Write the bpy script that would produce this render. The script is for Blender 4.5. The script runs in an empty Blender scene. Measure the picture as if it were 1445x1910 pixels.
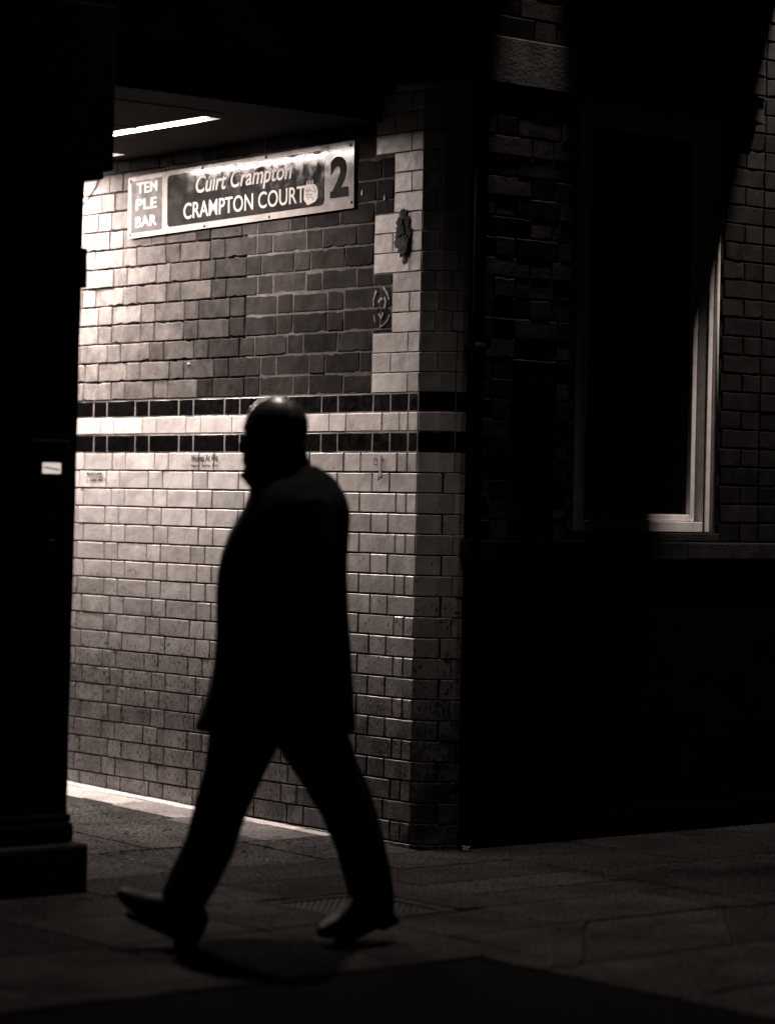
import bpy, bmesh, math, random
from mathutils import Vector, Matrix
R = math.radians
random.seed(11)
S = bpy.context.scene
COL = S.collection

# ------------------------------------------------------------------ camera
# world axes: x runs along the street facade, y runs into the passage, z is up; the origin is the tiled corner
CAM = Vector((-6.79288, -8.03362, 1.325))
F0 = Vector((0.637730, 0.770260, 0.0)); R0 = Vector((0.770260, -0.637730, 0.0)); U0 = Vector((0, 0, 1))
PIT = -0.003027; ROLL = 0.0204972
fw = F0*math.cos(PIT) + U0*math.sin(PIT)
up = U0*math.cos(PIT) - F0*math.sin(PIT)
rt = R0*math.cos(ROLL) + up*math.sin(ROLL)
up2 = -R0*math.sin(ROLL) + up*math.cos(ROLL)
cd = bpy.data.cameras.new('camera'); cam = bpy.data.objects.new('camera', cd); COL.objects.link(cam)
m = Matrix((rt, up2, -fw)).transposed().to_4x4(); m.translation = CAM
cam.matrix_world = m
cd.sensor_fit = 'VERTICAL'; cd.sensor_height = 36.0; cd.sensor_width = 27.2
cd.lens = 5100/1910*36.0
cd.clip_start = 0.1; cd.clip_end = 500
cd.dof.use_dof = True; cd.dof.focus_distance = 11.0; cd.dof.aperture_fstop = 1.5
S.camera = cam

# ------------------------------------------------------------------ night sky, exposure, street lamps
w = bpy.data.worlds.new('World'); S.world = w; w.use_nodes = True
bg = w.node_tree.nodes['Background']
sky = w.node_tree.nodes.new('ShaderNodeTexSky'); sky.sky_type = 'NISHITA'; sky.sun_disc = False
sky.sun_elevation = R(-6); sky.sun_rotation = R(200)
w.node_tree.links.new(sky.outputs[0], bg.inputs[0]); bg.inputs[1].default_value = 0.04
S.view_settings.view_transform = 'Standard'; S.view_settings.look = 'None'
S.view_settings.exposure = 0.0; S.view_settings.gamma = 1.0
S.cycles.max_bounces = 5; S.cycles.diffuse_bounces = 1; S.cycles.glossy_bounces = 3
S.cycles.sample_clamp_indirect = 3.0
WARM = (1.0, 0.85, 0.785)

def lamp(name, loc, target, power, radius, cone=150, blend=0.4):
    d = bpy.data.lights.new(name, 'SPOT'); d.energy = power; d.color = WARM
    d.shadow_soft_size = radius; d.spot_size = R(cone); d.spot_blend = blend
    o = bpy.data.objects.new(name, d); COL.objects.link(o); o.location = loc
    o.rotation_euler = (Vector(target)-Vector(loc)).to_track_quat('-Z', 'Y').to_euler()
    return o
lamp('street_lamp_light', (-0.78, -0.50, 5.6), (-1.45, -1.8, 0), 740, 0.06, 59, .95)
lamp('facade_lamp_light', (2.157, -0.92, 4.60), (1.66, -0.12, 2.2), 640, 0.022, 46, .5)
lamp('facade_lamp_light', (0.44, -0.25, 5.1), (0.41, -0.19, 1.0), 130, 0.02, 12.5, .7)

# ------------------------------------------------------------------ helpers
def empty(name, label, cat, loc=(0, 0, 0), rot=None, group=None):
    o = bpy.data.objects.new(name, None); COL.objects.link(o); o.location = loc
    if rot is not None: o.rotation_euler = rot
    o['label'] = label; o['category'] = cat
    if group: o['group'] = group
    return o
def tag(o, label, cat, group=None):
    o['label'] = label; o['category'] = cat
    if group: o['group'] = group
    return o
def link(name, me, mat=None, parent=None):
    o = bpy.data.objects.new(name, me); COL.objects.link(o)
    if mat: me.materials.clear(); me.materials.append(mat)
    if parent: o.parent = parent
    return o

class MB:
    """collects faces with a tone per face, builds one mesh object"""
    def __init__(s): s.v = []; s.f = []; s.c = []; s.sm = []
    def add(s, vs, fs, tone=.5, rnd=None, smooth=False):
        b = len(s.v); s.v += [tuple(v) for v in vs]
        rnd = random.random() if rnd is None else rnd
        for f in fs:
            s.f.append(tuple(b+i for i in f)); s.c.append((tone, rnd, 0, 1)); s.sm.append(smooth)
    def box(s, a, b, tone=.5, bev=0.0):
        (x0, y0, z0), (x1, y1, z1) = a, b
        if bev <= 0:
            vs = [(x0,y0,z0),(x1,y0,z0),(x1,y1,z0),(x0,y1,z0),(x0,y0,z1),(x1,y0,z1),(x1,y1,z1),(x0,y1,z1)]
            s.add(vs, [(0,3,2,1),(4,5,6,7),(0,1,5,4),(1,2,6,5),(2,3,7,6),(3,0,4,7)], tone); return
        bm = bmesh.new(); bmesh.ops.create_cube(bm, size=1.0)
        for v in bm.verts: v.co = Vector(((x0+x1)/2+v.co.x*(x1-x0), (y0+y1)/2+v.co.y*(y1-y0), (z0+z1)/2+v.co.z*(z1-z0)))
        bmesh.ops.bevel(bm, geom=bm.edges[:], offset=bev, segments=2, affect='EDGES', profile=.6)
        bm.verts.index_update()
        s.add([v.co for v in bm.verts], [[v.index for v in f.verts] for f in bm.faces], tone); bm.free()
    def tube(s, pts, rad, n=8, tone=.5, cap=True, smooth=True):
        pts = [Vector(p) for p in pts]; rings = []
        for i, p in enumerate(pts):
            t = (pts[min(i+1, len(pts)-1)]-pts[max(i-1, 0)]).normalized()
            a = t.orthogonal().normalized() if i == 0 else (a - t*a.dot(t)).normalized()
            b = t.cross(a); r = rad[i] if isinstance(rad, (list, tuple)) else rad
            rings.append([p + a*r*math.cos(2*math.pi*k/n) + b*r*math.sin(2*math.pi*k/n) for k in range(n)])
        vs = [v for r_ in rings for v in r_]
        fs = [(i*n+k, i*n+(k+1) % n, (i+1)*n+(k+1) % n, (i+1)*n+k) for i in range(len(pts)-1) for k in range(n)]
        if cap: fs += [tuple(range(n))[::-1], tuple((len(pts)-1)*n+k for k in range(n))]
        s.add(vs, fs, tone, smooth=smooth)
    def prism(s, pts2, fn, d0, d1, tone=.5):
        """outline pts2 (u,v) mapped by fn(u,v,depth), closed between depths d0 and d1"""
        n = len(pts2); vs = [fn(u, v, d0) for u, v in pts2] + [fn(u, v, d1) for u, v in pts2]
        s.add(vs, [tuple(range(n)), tuple(range(2*n-1, n-1, -1))] + [(i, (i+1) % n, n+(i+1) % n, n+i) for i in range(n)], tone)
    def build(s, name, mat=None, parent=None):
        me = bpy.data.meshes.new(name); me.from_pydata(s.v, [], s.f)
        at = me.color_attributes.new('Col', 'FLOAT_COLOR', 'CORNER'); k = 0
        dat = []
        for p, c in zip(me.polygons, s.c):
            dat += list(c)*p.loop_total
        at.data.foreach_set('color', dat)
        me.polygons.foreach_set('use_smooth', s.sm)
        bm = bmesh.new(); bm.from_mesh(me); bmesh.ops.recalc_face_normals(bm, faces=bm.faces[:]); bm.to_mesh(me); bm.free()
        me.update()
        return link(name, me, mat, parent)

# ------------------------------------------------------------------ materials
class NT:
    def __init__(s, name):
        s.m = bpy.data.materials.new(name); s.m.use_nodes = True; s.t = s.m.node_tree; s.p = s.t.nodes['Principled BSDF']
    def n(s, typ, **kw):
        nd = s.t.nodes.new(typ)
        for k, v in kw.items():
            if k.startswith('i_'):
                key = k[2:]; key = int(key) if key.isdigit() else key.replace('_', ' ')
                if isinstance(v, bpy.types.NodeSocket): s.t.links.new(v, nd.inputs[key])
                else: nd.inputs[key].default_value = v
            else: setattr(nd, k, v)
        return nd
    def set(s, key, v):
        if isinstance(v, bpy.types.NodeSocket): s.t.links.new(v, s.p.inputs[key])
        else: s.p.inputs[key].default_value = v
    def math(s, op, a, b=0.0, clamp=False):
        return s.n('ShaderNodeMath', operation=op, use_clamp=clamp, i_0=a, i_1=b).outputs[0]
    def noise(s, scale, detail=4, rough=.55, stretch=None, seed=None):
        co = s.n('ShaderNodeTexCoord').outputs['Object']
        if stretch: co = s.n('ShaderNodeMapping', i_0=co, i_3=stretch).outputs[0]
        if seed is not None:
            c = s.n('ShaderNodeCombineXYZ', i_0=s.math('MULTIPLY', seed, 37.0), i_1=s.math('MULTIPLY', seed, 11.0))
            co = s.n('ShaderNodeVectorMath', operation='ADD', i_0=co, i_1=c.outputs[0]).outputs[0]
        return s.n('ShaderNodeTexNoise', i_Vector=co, i_Scale=scale, i_Detail=detail, i_Roughness=rough).outputs[0]
    def ramp(s, fac, lo, hi, a=0.0, b=1.0):
        return s.n('ShaderNodeMapRange', i_0=fac, i_1=lo, i_2=hi, i_3=a, i_4=b).outputs[0]
    def attr(s):
        a = s.n('ShaderNodeVertexColor', layer_name='Col'); sp = s.n('ShaderNodeSeparateColor', i_0=a.outputs[0])
        return sp.outputs[0], sp.outputs[1]
    def grey(s, v, tint=(1, .95, .92)):
        return s.n('ShaderNodeCombineColor', i_0=s.math('MULTIPLY', v, tint[0]), i_1=s.math('MULTIPLY', v, tint[1]), i_2=s.math('MULTIPLY', v, tint[2])).outputs[0]
    def bump(s, *hs):
        prev = None
        for h, dist in hs:
            b = s.n('ShaderNodeBump', i_Height=h, i_Distance=dist, i_Strength=1.0)
            if prev: s.t.links.new(prev, b.inputs['Normal'])
            prev = b.outputs[0]
        s.set('Normal', prev)

def plain(name, v, rough=.6, metal=0.0, noise=.25, scale=14, bump=.0006, spec=.5, tint=(1, .95, .92)):
    t = NT(name); n1 = t.noise(scale, 5)
    val = t.math('MULTIPLY', t.ramp(n1, .25, .75, 1-noise, 1+noise), v)
    t.set('Base Color', t.grey(val, tint)); t.set('Roughness', t.ramp(t.noise(scale*2, 3), .3, .7, max(0, rough-.1), min(1, rough+.1)))
    t.set('Metallic', metal); t.set('Specular IOR Level', spec)
    if bump: t.bump((t.noise(scale*8, 4), bump))
    return t.m

def tile_mat(name, v, spread, rough, specks=True, dirt=True, spec=.5):
    t = NT(name); tone, rnd = t.attr(); t.set('Specular IOR Level', spec)
    val = t.math('MULTIPLY', t.math('ADD', t.math('MULTIPLY', t.math('SUBTRACT', tone, .5), spread*2), 1.0), v)
    cloud = t.noise(9, 4, .6, seed=rnd); val = t.math('MULTIPLY', val, t.ramp(cloud, .3, .7, .74, 1.16))
    xyz = t.n('ShaderNodeSeparateXYZ', i_0=t.n('ShaderNodeTexCoord').outputs['Object']); z = xyz.outputs[2]
    street = t.ramp(xyz.outputs[1], 1.6, .1, .80, .98)     # lower-course darkening grows towards the corner
    if dirt:                                   # splash dirt and worn glaze on the lower courses, in patches
        low = t.ramp(z, 1.34, .40, 0.0, 1.0)
        patch = t.ramp(t.noise(5.5, 6, .68, seed=rnd), .34, .66)
        val = t.math('MULTIPLY', val, t.math('SUBTRACT', 1.0, t.math('MULTIPLY', t.math('MULTIPLY', low, t.ramp(patch, 0, 1, .78, 1.0)), t.math('MULTIPLY', street, 1.06))))
        thr = t.ramp(z, 1.4, .5, .725, .565)
    else: thr = .74
    if specks:
        sp = t.noise(95, 3, .6, stretch=(1, 1, .55))
        area = t.ramp(t.noise(13, 3), .42, .62, .0, .07)
        k = t.ramp(t.math('SUBTRACT', t.math('ADD', sp, area), thr), 0.0, .025)
        val = t.math('MULTIPLY', val, t.math('SUBTRACT', 1.0, t.math('MULTIPLY', k, .8)))
        pit = k
    t.set('Base Color', t.grey(val))
    t.set('Roughness', t.ramp(t.noise(22, 4), .3, .7, rough*.8, min(1, rough*1.6)))
    hs = [(t.noise(14, 3, .5, seed=rnd), .0024), (t.noise(70, 4), .0005)]
    if specks: hs.append((pit, -.0008))
    t.bump(*hs)
    return t.m

def brick_mat(name, v, spread, rough=.8):
    t = NT(name); tone, rnd = t.attr()
    val = t.math('MULTIPLY', t.math('ADD', t.math('MULTIPLY', t.math('SUBTRACT', tone, .5), spread*2), 1.0), v)
    val = t.math('MULTIPLY', val, t.ramp(t.noise(12, 6, .7, seed=rnd), .3, .7, .5, 1.5))
    val = t.math('MULTIPLY', val, t.ramp(t.noise(110, 3), .3, .7, .85, 1.15))
    pit = t.ramp(t.noise(55, 3, .6), .66, .70)
    val = t.math('MULTIPLY', val, t.math('SUBTRACT', 1.0, t.math('MULTIPLY', pit, .7)))
    t.set('Base Color', t.grey(val, (1, .93, .89))); t.set('Roughness', rough); t.set('Specular IOR Level', .02)
    t.bump((t.noise(20, 4, .5, seed=rnd), .0022), (t.noise(160, 4), .0008), (pit, -.0015))
    return t.m

def stone_mat(name, v, grain=.45, rough=.85, wear=.25, spec=0.0):
    t = NT(name); tone, rnd = t.attr()
    val = t.math('MULTIPLY', t.math('ADD', t.math('MULTIPLY', tone, 1.0), .45), v)
    val = t.math('MULTIPLY', val, t.ramp(t.noise(3.2, 5, .6, seed=rnd), .3, .7, 1-wear, 1+wear))
    val = t.math('MULTIPLY', val, t.ramp(t.noise(85, 2, .8), .36, .64, 1-grain, 1+grain))
    spot = t.ramp(t.noise(17, 2, .4), .665, .69)      # trodden gum and oil spots
    val = t.math('MULTIPLY', val, t.math('SUBTRACT', 1.0, t.math('MULTIPLY', spot, .55)))
    t.set('Base Color', t.grey(val)); t.set('Roughness', t.ramp(t.noise(30, 3), .3, .7, rough-.1, 1.0)); t.set('Specular IOR Level', spec)
    t.bump((t.noise(7, 4), .006), (t.noise(150, 3), .0022))
    return t.m

def emit(name, strength, color=WARM):
    t = NT(name); t.set('Base Color', (.8, .8, .8, 1)); t.set('Emission Color', (*color, 1)); t.set('Emission Strength', strength); return t.m

M = dict(
    cream=tile_mat('cream_glazed_brick', .78, .30, .36),
    quoin=tile_mat('cream_glazed_corner_brick', .66, .22, .34, dirt=False),
    black_tile=tile_mat('black_glazed_brick', .003, .2, .3, specks=False, dirt=False, spec=.12),
    red=brick_mat('weathered_brick', .17, .98),
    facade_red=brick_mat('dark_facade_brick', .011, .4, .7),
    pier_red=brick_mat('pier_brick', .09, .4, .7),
    mortar_pale=brick_mat('pale_lime_mortar', .15, .2, .95),
    mortar_band=brick_mat('band_mortar', .42, .2, .95),
    mortar_dark=brick_mat('dirty_dark_mortar', .035, .2, .95),
    paving=stone_mat('granite_paving', .017, .95, wear=.4),
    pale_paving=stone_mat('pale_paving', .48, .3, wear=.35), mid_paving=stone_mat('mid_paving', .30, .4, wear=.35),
    asphalt=plain('asphalt', .006, .95, noise=.4, scale=60, bump=.004, spec=0),
    earth=plain('joint_grit', .012, .95, noise=.4, scale=40, spec=.03),
    ceiling=plain('ceiling_board', .02, 1.0, noise=.25, scale=5, spec=.05),
    paint_black=plain('black_paint', .003, .9, noise=.4, scale=6, spec=0),
    stone_dark=plain('sooty_stone', .007, .9, noise=.5, scale=9, bump=.004, spec=0),
    plinth=plain('worn_granite_plinth', .02, .9, noise=.5, scale=30, bump=.003, spec=0),
    ledge=plain('painted_stone_ledge', .022, .8, noise=.45, scale=12, bump=.003, spec=.05),
    ledge_stone=plain('worn_painted_ledge', .020, .8, noise=.7, scale=16, bump=.003, spec=.05),
    stone=plain('weathered_stone_block', .3, .8, noise=.6, scale=9, bump=.0012),
    white_paint=plain('chipped_white_paint', .78, .45, noise=.18, scale=22, bump=.001),
    glass=plain('dark_window_glass', .002, .06, noise=.1, bump=0),
    black_metal=plain('black_metal', .006, .55, metal=.0, scale=30, spec=.15),
    steel=plain('worn_iron', .007, .6, scale=60, noise=.5, spec=.12),
    enamel=plain('white_enamel', .42, .16, noise=.22, scale=11, bump=0),
    navy=plain('dark_enamel', .03, .11, noise=.3, scale=9, bump=0),
    district=plain('mid_enamel', .13, .2, noise=.2, scale=9, bump=.0002),
    letter=plain('white_lettering', .55, .5, noise=.12, scale=18, bump=0, spec=.2),
    numeral=plain('dark_numeral', .012, .7, noise=.25, scale=18, bump=0, spec=.05),
    screw=plain('rusty_screw', .03, .5, metal=.5),
    ink=plain('black_marker_ink', .02, .6, bump=0),
    chalk=plain('pale_paint_mark', .30, .5, bump=0),
    paper=plain('pale_paper', .60, .7, noise=.1, bump=.0005),
    residue=plain('poster_residue', .04, .9, noise=1.0, scale=45, bump=.012),
    housing=plain('lamp_housing', .35, .5),
    strip=emit('lit_diffuser', 5),
    badge=emit('lit_name_card', .75),
    coat=plain('black_wool', .004, 1.0, noise=.3, scale=40, bump=.001, spec=.03),
    trouser=plain('black_trouser_cloth', .004, 1.0, noise=.3, scale=40, bump=.001, spec=.03),
    leather=plain('black_leather', .003, .6, noise=.2, scale=30, spec=.03),
    skin=plain('skin', .035, .3, noise=.08, scale=30, bump=.0004, tint=(1, .86, .8)),
    leaf=plain('dry_leaf', .05, .7),
)

# ------------------------------------------------------------------ masonry
# path parameter w: w<0 on the passage wall (y=-w), 0..A1 first chamfer, A1..A2 second chamfer, beyond on the street wall
A1, A2 = .088, .172
P1 = Vector((A1*.5, -A1*.866)); P2 = P1 + Vector((.084*.866, -.084*.5)); YB = P2.y; XB = P2.x
def path(w):
    if w <= 0: return Vector((0, -w))
    if w <= A1: return Vector((.5, -.866))*w
    if w <= A2: return P1 + Vector((.866, -.5))*(w-A1)
    return P2 + Vector((1, 0))*(w-A2)
def pnorm(w):
    ks = [(-1e9, (-1, 0)), (0, (-1, 0)), (1e-4, (-.866, -.5)), (A1-1e-4, (-.866, -.5)), (A1+1e-4, (-.5, -.866)), (A2-1e-4, (-.5, -.866)), (A2+1e-4, (0, -1))]
    def seg(x):
        return (-1, 0) if x < 0 else (-.866, -.5) if x < A1 else (-.5, -.866) if x < A2 else (0, -1)
    a = Vector(seg(w-1e-5)); b = Vector(seg(w+1e-5)); c = (a+b)
    return c/(c.dot(a))
def MAP(w, z, n):
    p = path(w) + pnorm(w)*n
    return (p.x, p.y, z)
def brick(mb, w0, w1, z0, z1, tone=.5, rough=.0007, bev=.0018, depth=.014, front=0.0, tilt=.0006, fn=MAP, breaks=(0.0, A1, A2), chip=0.0):
    n = max(2, int((w1-w0)/.028)); us = [w0+bev+(w1-w0-2*bev)*i/n for i in range(n+1)]
    us += [b for b in breaks if w0+bev < b < w1-bev]; us = sorted(set(round(u, 5) for u in us))
    cols = [w0, w0] + us + [w1, w1]; nc = len(cols)
    f = front + random.uniform(-tilt, tilt); vs = []
    tz = random.uniform(-tilt, tilt)
    for i, u in enumerate(cols):
        jb = random.uniform(-rough, rough); jt = random.uniform(-rough, rough)
        if chip and random.random() < chip: jt -= random.uniform(0, .007)
        if chip and random.random() < chip: jb += random.uniform(0, .007)
        zs = [z0+jb, z0+jb, z0+jb+bev, z1+jt-bev, z1+jt, z1+jt]
        for j in range(6):
            if i in (0, nc-1) or j in (0, 5): d = -depth
            elif i in (1, nc-2) or j in (1, 4): d = f-bev*.9
            else: d = f
            if d > -depth: d += tz*(1 if j > 2 else -1)
            uu = u + (random.uniform(-rough, rough)*.6 if i in (0, 1, nc-1, nc-2) else 0)
            vs.append(fn(uu, zs[j], d))
    fs = [(i*6+j, (i+1)*6+j, (i+1)*6+j+1, i*6+j+1) for i in range(nc-1) for j in range(5)]
    mb.add(vs, fs, tone(w0) if callable(tone) else tone, random.random())

STR, HDR, JT = .222, .106, .0080
def tones(base=.5, var=.3):
    return min(1, max(0, random.gauss(base, var*.5)))
def flemish(mb, wa, wb, z0, z1, start, joint=JT, **kw):
    """bricks alternating long and short from w=wb leftwards (towards negative w) to wa; start: list of lengths first laid at wb"""
    w = wb; k = 0; seq = list(start); i = 0
    while w > wa:
        L = seq[i] if i < len(seq) else (STR if (i-len(seq)) % 2 == 0 else HDR)
        L *= random.uniform(.985, 1.015)
        l = max(wa, w-L)
        if w-joint-l > .012: brick(mb, l+joint/2, w-joint/2, z0+kw.get('jz', .0038), z1-kw.get('jz', .0038), kw['tone'](l, z0) if 'tone' in kw else tones(kw.get('base', .5), kw.get('var', .3)), **{k_: v for k_, v in kw.items() if k_ not in ('jz', 'base', 'var', 'tone')})
        w = l; i += 1

bld = empty('brick_building', 'brick building with cream tiled passage corner and dark street window to the right', 'building')
WEND = -3.4
ZT = 1.527; CH = .0794
lower = MB(); top_z = ZT; r = 0
while top_z > -.02:
    z1 = top_z; z0 = top_z-CH
    hi = r % 2 == 0
    # courses wrap round the chamfered corner
    if hi:
        flemish(lower, WEND, 0, z0, z1, [.060, .060, STR, HDR], base=.55-.02*(r > 9), rough=.0006)
        brick(lower, .002, .150, z0+.002, z1-.002, tones()); brick(lower, .153, .20, z0+.002, z1-.002, tones())
    else:
        flemish(lower, WEND, A1+.02, z0, z1, [.02+A1+.165, HDR, STR], base=.55-.02*(r > 9), rough=.0006)
        brick(lower, .112, .20, z0+.002, z1-.002, tones())
    top_z = z0; r += 1
lower.build('cream_tiled_dado', M['cream'], bld)

def band(name, z0, z1, mat, base, off, jw=.0045):
    mb = MB(); flemish(mb, WEND, 0, z0, z1, [.060, .05+off, HDR], base=base, joint=jw)
    brick(mb, .003, .150, z0+.002, z1-.002, base); brick(mb, .153, .20, z0+.002, z1-.002, base)
    return mb.build(name, M[mat], bld)
band('lower_black_band', 1.527, 1.606, 'black_tile', .5, .06, .0095)
band('cream_band', 1.606, 1.683, 'cream', .72, .0)
band('upper_black_band', 1.683, 1.757, 'black_tile', .5, .06, .0095)

# toothed cream quoins above the bands
quo = MB(); QH = .0778; z = 1.757; r = 0; quo_edge = []
while z < 2.95:
    z1 = min(z+QH, 2.955); wide = (r//3) % 2 == 0; e = -.287 if wide else -.170
    k = r % 3
    if wide: seq = [(.0, .068), (.0, .172)][k == 1]; cut = seq[1] if k != 1 else seq[1]
    else: cut = .064 if k == 1 else None
    if cut:
        brick(quo, e+.002, -cut-.0015, z+.002, z1-.002, tones(.5, .4)); brick(quo, -cut+.0015, .075 if k == 1 else -.001, z+.002, z1-.002, tones(.5, .4))
        brick(quo, .078 if k == 1 else .002, .150, z+.002, z1-.002, tones(.5, .4)); brick(quo, .153, .20, z+.002, z1-.002, tones(.5, .4))
    else:
        brick(quo, e+.002, .06, z+.002, z1-.002, tones(.5, .4)); brick(quo, .063, .13, z+.002, z1-.002, tones()); brick(quo, .133, .20, z+.002, z1-.002, tones())
    quo_edge.append((z, z1, e)); z = z1; r += 1
quo.build('corner_quoins', M['quoin'], bld)

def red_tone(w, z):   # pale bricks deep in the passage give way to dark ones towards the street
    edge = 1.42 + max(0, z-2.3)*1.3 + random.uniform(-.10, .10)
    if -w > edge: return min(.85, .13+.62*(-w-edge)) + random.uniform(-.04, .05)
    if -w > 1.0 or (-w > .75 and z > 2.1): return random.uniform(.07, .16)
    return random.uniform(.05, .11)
# weathered red brick between quoins and passage depth
red = MB(); z = 1.757; r = 0; RH = .0838
while z < 2.84:
    z1 = min(z+RH, 2.845)
    es = [e for a, b, e in quo_edge if a < z1-.012 and b > z+.012]; e = min(es)
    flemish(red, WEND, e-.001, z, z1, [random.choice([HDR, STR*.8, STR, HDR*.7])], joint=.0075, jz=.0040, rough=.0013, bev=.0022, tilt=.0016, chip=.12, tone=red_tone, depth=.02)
    # short filler where the quoin above is narrower than the one below
    for a, b, qe in quo_edge:
        lo, hi_ = max(a, z), min(b, z1)
        if qe > e+.02 and hi_-lo > .014: brick(red, e+.003, qe-.003, lo+.004, hi_-.002, .1, rough=.001, bev=.003)
    z = z1; r += 1
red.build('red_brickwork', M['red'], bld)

def mortar(name, z0, z1, n, mat, w0=WEND, w1=.20):
    ws = [w0]+[w0+(w1-w0)*i/24 for i in range(1, 24)]+[w1] if w1 < 0 else [w0]+[w0+(0-w0)*i/24 for i in range(1, 24)]+[0, A1, A2, w1]
    vs = [MAP(w, zz, n) for w in ws for zz in (z0, z1)]
    mb = MB(); mb.add(vs, [(2*i, 2*i+2, 2*i+3, 2*i+1) for i in range(len(ws)-1)]); return mb.build(name, M[mat], bld)
mortar('dado_mortar', -.03, 1.525, -.0085, 'mortar_dark')
mortar('band_mortar', 1.5252, 1.7568, -.0016, 'mortar_band')
mortar('red_brick_mortar', 1.757, 2.845, -.0022, 'mortar_pale', w0=-1.12, w1=-.16)
mortar('worn_brick_mortar', 1.757, 2.845, -.0105, 'mortar_pale', w0=WEND, w1=-1.1205)
mortar('quoin_mortar', 1.757, 2.955, -.0100, 'mortar_dark', w0=-.30)

# wall core, upper storeys, soffit of the opening, passage side wall and end
core = MB()
core.box((.03, .02, -.03), (3.9, 5.2, 2.9), .5)
core.box((.21, -.05, -.03), (3.9, .02, 1.19))
core.build('wall_core', M['stone_dark'], bld)
fas = MB()  # fascia coloured black to stand in for an unlit facade above the passage
fas.box((-4.2, YB+.02, 2.955), (.12, .25, 3.45), .5)
fas.box((-4.2, YB-.03, 3.45), (.12, .25, 3.53), .5, bev=.01)
fas.box((-4.2, YB, 3.53), (.12, .25, 7.0))
fas.build('shade_toned_fascia', M['paint_black'], bld)
slab = MB(); slab.box((-4.2, .2505, 2.93), (3.9, 5.2, 7.0)); slab.build('upper_storey', M['stone_dark'], bld)
pw = MB(); pw.box((-4.2, .22, -.03), (-1.86, 5.2, 2.93)); pw.box((-1.86, 5.0, -.03), (.03, 5.2, 2.93)); pw.build('passage_side_wall', M['stone_dark'], bld)

# ------------------------------------------------------------------ ceiling with slots for the strip lights
ZC = 2.82
slots = [(-.566, -.480, .66, 2.30, .012), (-.200, -.105, 1.88, 3.40, .050)]
def in_slot(x, y): return any(a < x < b and c < y < d for a, b, c, d, _ in slots)
xs = sorted({-1.86, -.002}|{v for s in slots for v in s[:2]}); ys = sorted({.25, 5.0}|{v for s in slots for v in s[2:4]})
cl = MB()
for i in range(len(xs)-1):
    for j in range(len(ys)-1):
        if not in_slot((xs[i]+xs[i+1])/2, (ys[j]+ys[j+1])/2):
            cl.add([(xs[i], ys[j], ZC), (xs[i+1], ys[j], ZC), (xs[i+1], ys[j+1], ZC), (xs[i], ys[j+1], ZC)], [(0, 1, 2, 3)])
cl.add([(-1.86, .25, ZC), (-.002, .25, ZC), (-.002, .25, 2.954), (-1.86, .25, 2.954)], [(0, 1, 2, 3)])
for y in (.52, 1.12, 1.72):
    cl.box((-1.86, y, ZC-.003), (-.56, y+.012, ZC-.0005), .1)
cobj = cl.build('ceiling', M['ceiling'])
cobj['kind'] = 'structure'; cobj['label'] = 'dark board ceiling of the covered passage'
cobj = None
for k, (a, b, c, d, h) in enumerate(slots):
    t = empty('strip_light', ['long lit strip light nearer the middle of the passage ceiling', 'lit strip light tight against the tiled wall, deeper in the passage'][k], 'ceiling light', ((a+b)/2, (c+d)/2, ZC), group='strip lights in the passage ceiling')
    hx, hy = (b-a)/2, (d-c)/2
    hb = MB()   # open trough
    vs = [(-hx, -hy, 0), (hx, -hy, 0), (hx, hy, 0), (-hx, hy, 0), (-hx, -hy, h+.02), (hx, -hy, h+.02), (hx, hy, h+.02), (-hx, hy, h+.02)]
    hb.add(vs, [(0, 1, 5, 4), (1, 2, 6, 5), (2, 3, 7, 6), (3, 0, 4, 7), (4, 5, 6, 7)]); hb.build('housing', M['housing'], t)
    db = MB(); db.add([(-hx+.003, -hy+.03, h), (hx-.003, -hy+.03, h), (hx-.003, hy-.03, h), (-hx+.003, hy-.03, h)], [(0, 3, 2, 1)])
    db.build('diffuser', M['strip'], t)
    ld = bpy.data.lights.new('strip_lamp', 'AREA'); ld.shape = 'RECTANGLE'; y0l = (.82, 2.32)[k]; ld.size = b-a-.012; ld.size_y = d-.04-y0l
    ld.energy = (46, 215)[k]; ld.color = WARM; ld.spread = R(180)
    lo = bpy.data.objects.new('strip_lamp', ld); COL.objects.link(lo); lo.location = ((a+b)/2, (y0l+d-.04)/2, ZC+h-.003)

# ------------------------------------------------------------------ ground
def rise(y): return max(0.0, y)*.019
g = MB(); g.add([(-60, -60, -.03), (60, -60, -.03), (60, 60, -.03), (-60, 60, -.03)], [(0, 1, 2, 3)])
go = g.build('street_asphalt', M['asphalt']); go['kind'] = 'structure'; go['label'] = 'dark asphalt of the street'
na = MB(); na.add([(-6, -6, -.007), (-1.447, -6, -.007), (-1.447, -2.027, -.007), (-6, -2.027, -.007)], [(0, 1, 2, 3)])
na = na.build('street_asphalt_surface', M['asphalt']); na['kind'] = 'structure'; na['label'] = 'dark asphalt patch in the near corner of the paving'
grit = MB()
for a, b in (((-4.4, -2.025), (-1.445, .0)), ((-1.445, -4.4), (4.2, .0))):
    grit.add([(a[0], a[1], -.010), (b[0], a[1], -.010), (b[0], b[1], -.010), (a[0], b[1], -.010)], [(0, 1, 2, 3)])
grit.add([(-4.4, 0, -.010), (.05, 0, -.010), (.05, 5.1, rise(5.1)-.010), (-4.4, 5.1, rise(5.1)-.010)], [(0, 1, 2, 3)])
o = grit.build('pavement_bed', M['earth']); o['kind'] = 'structure'; o['label'] = 'gritty bed showing in the paving joints'

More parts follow.
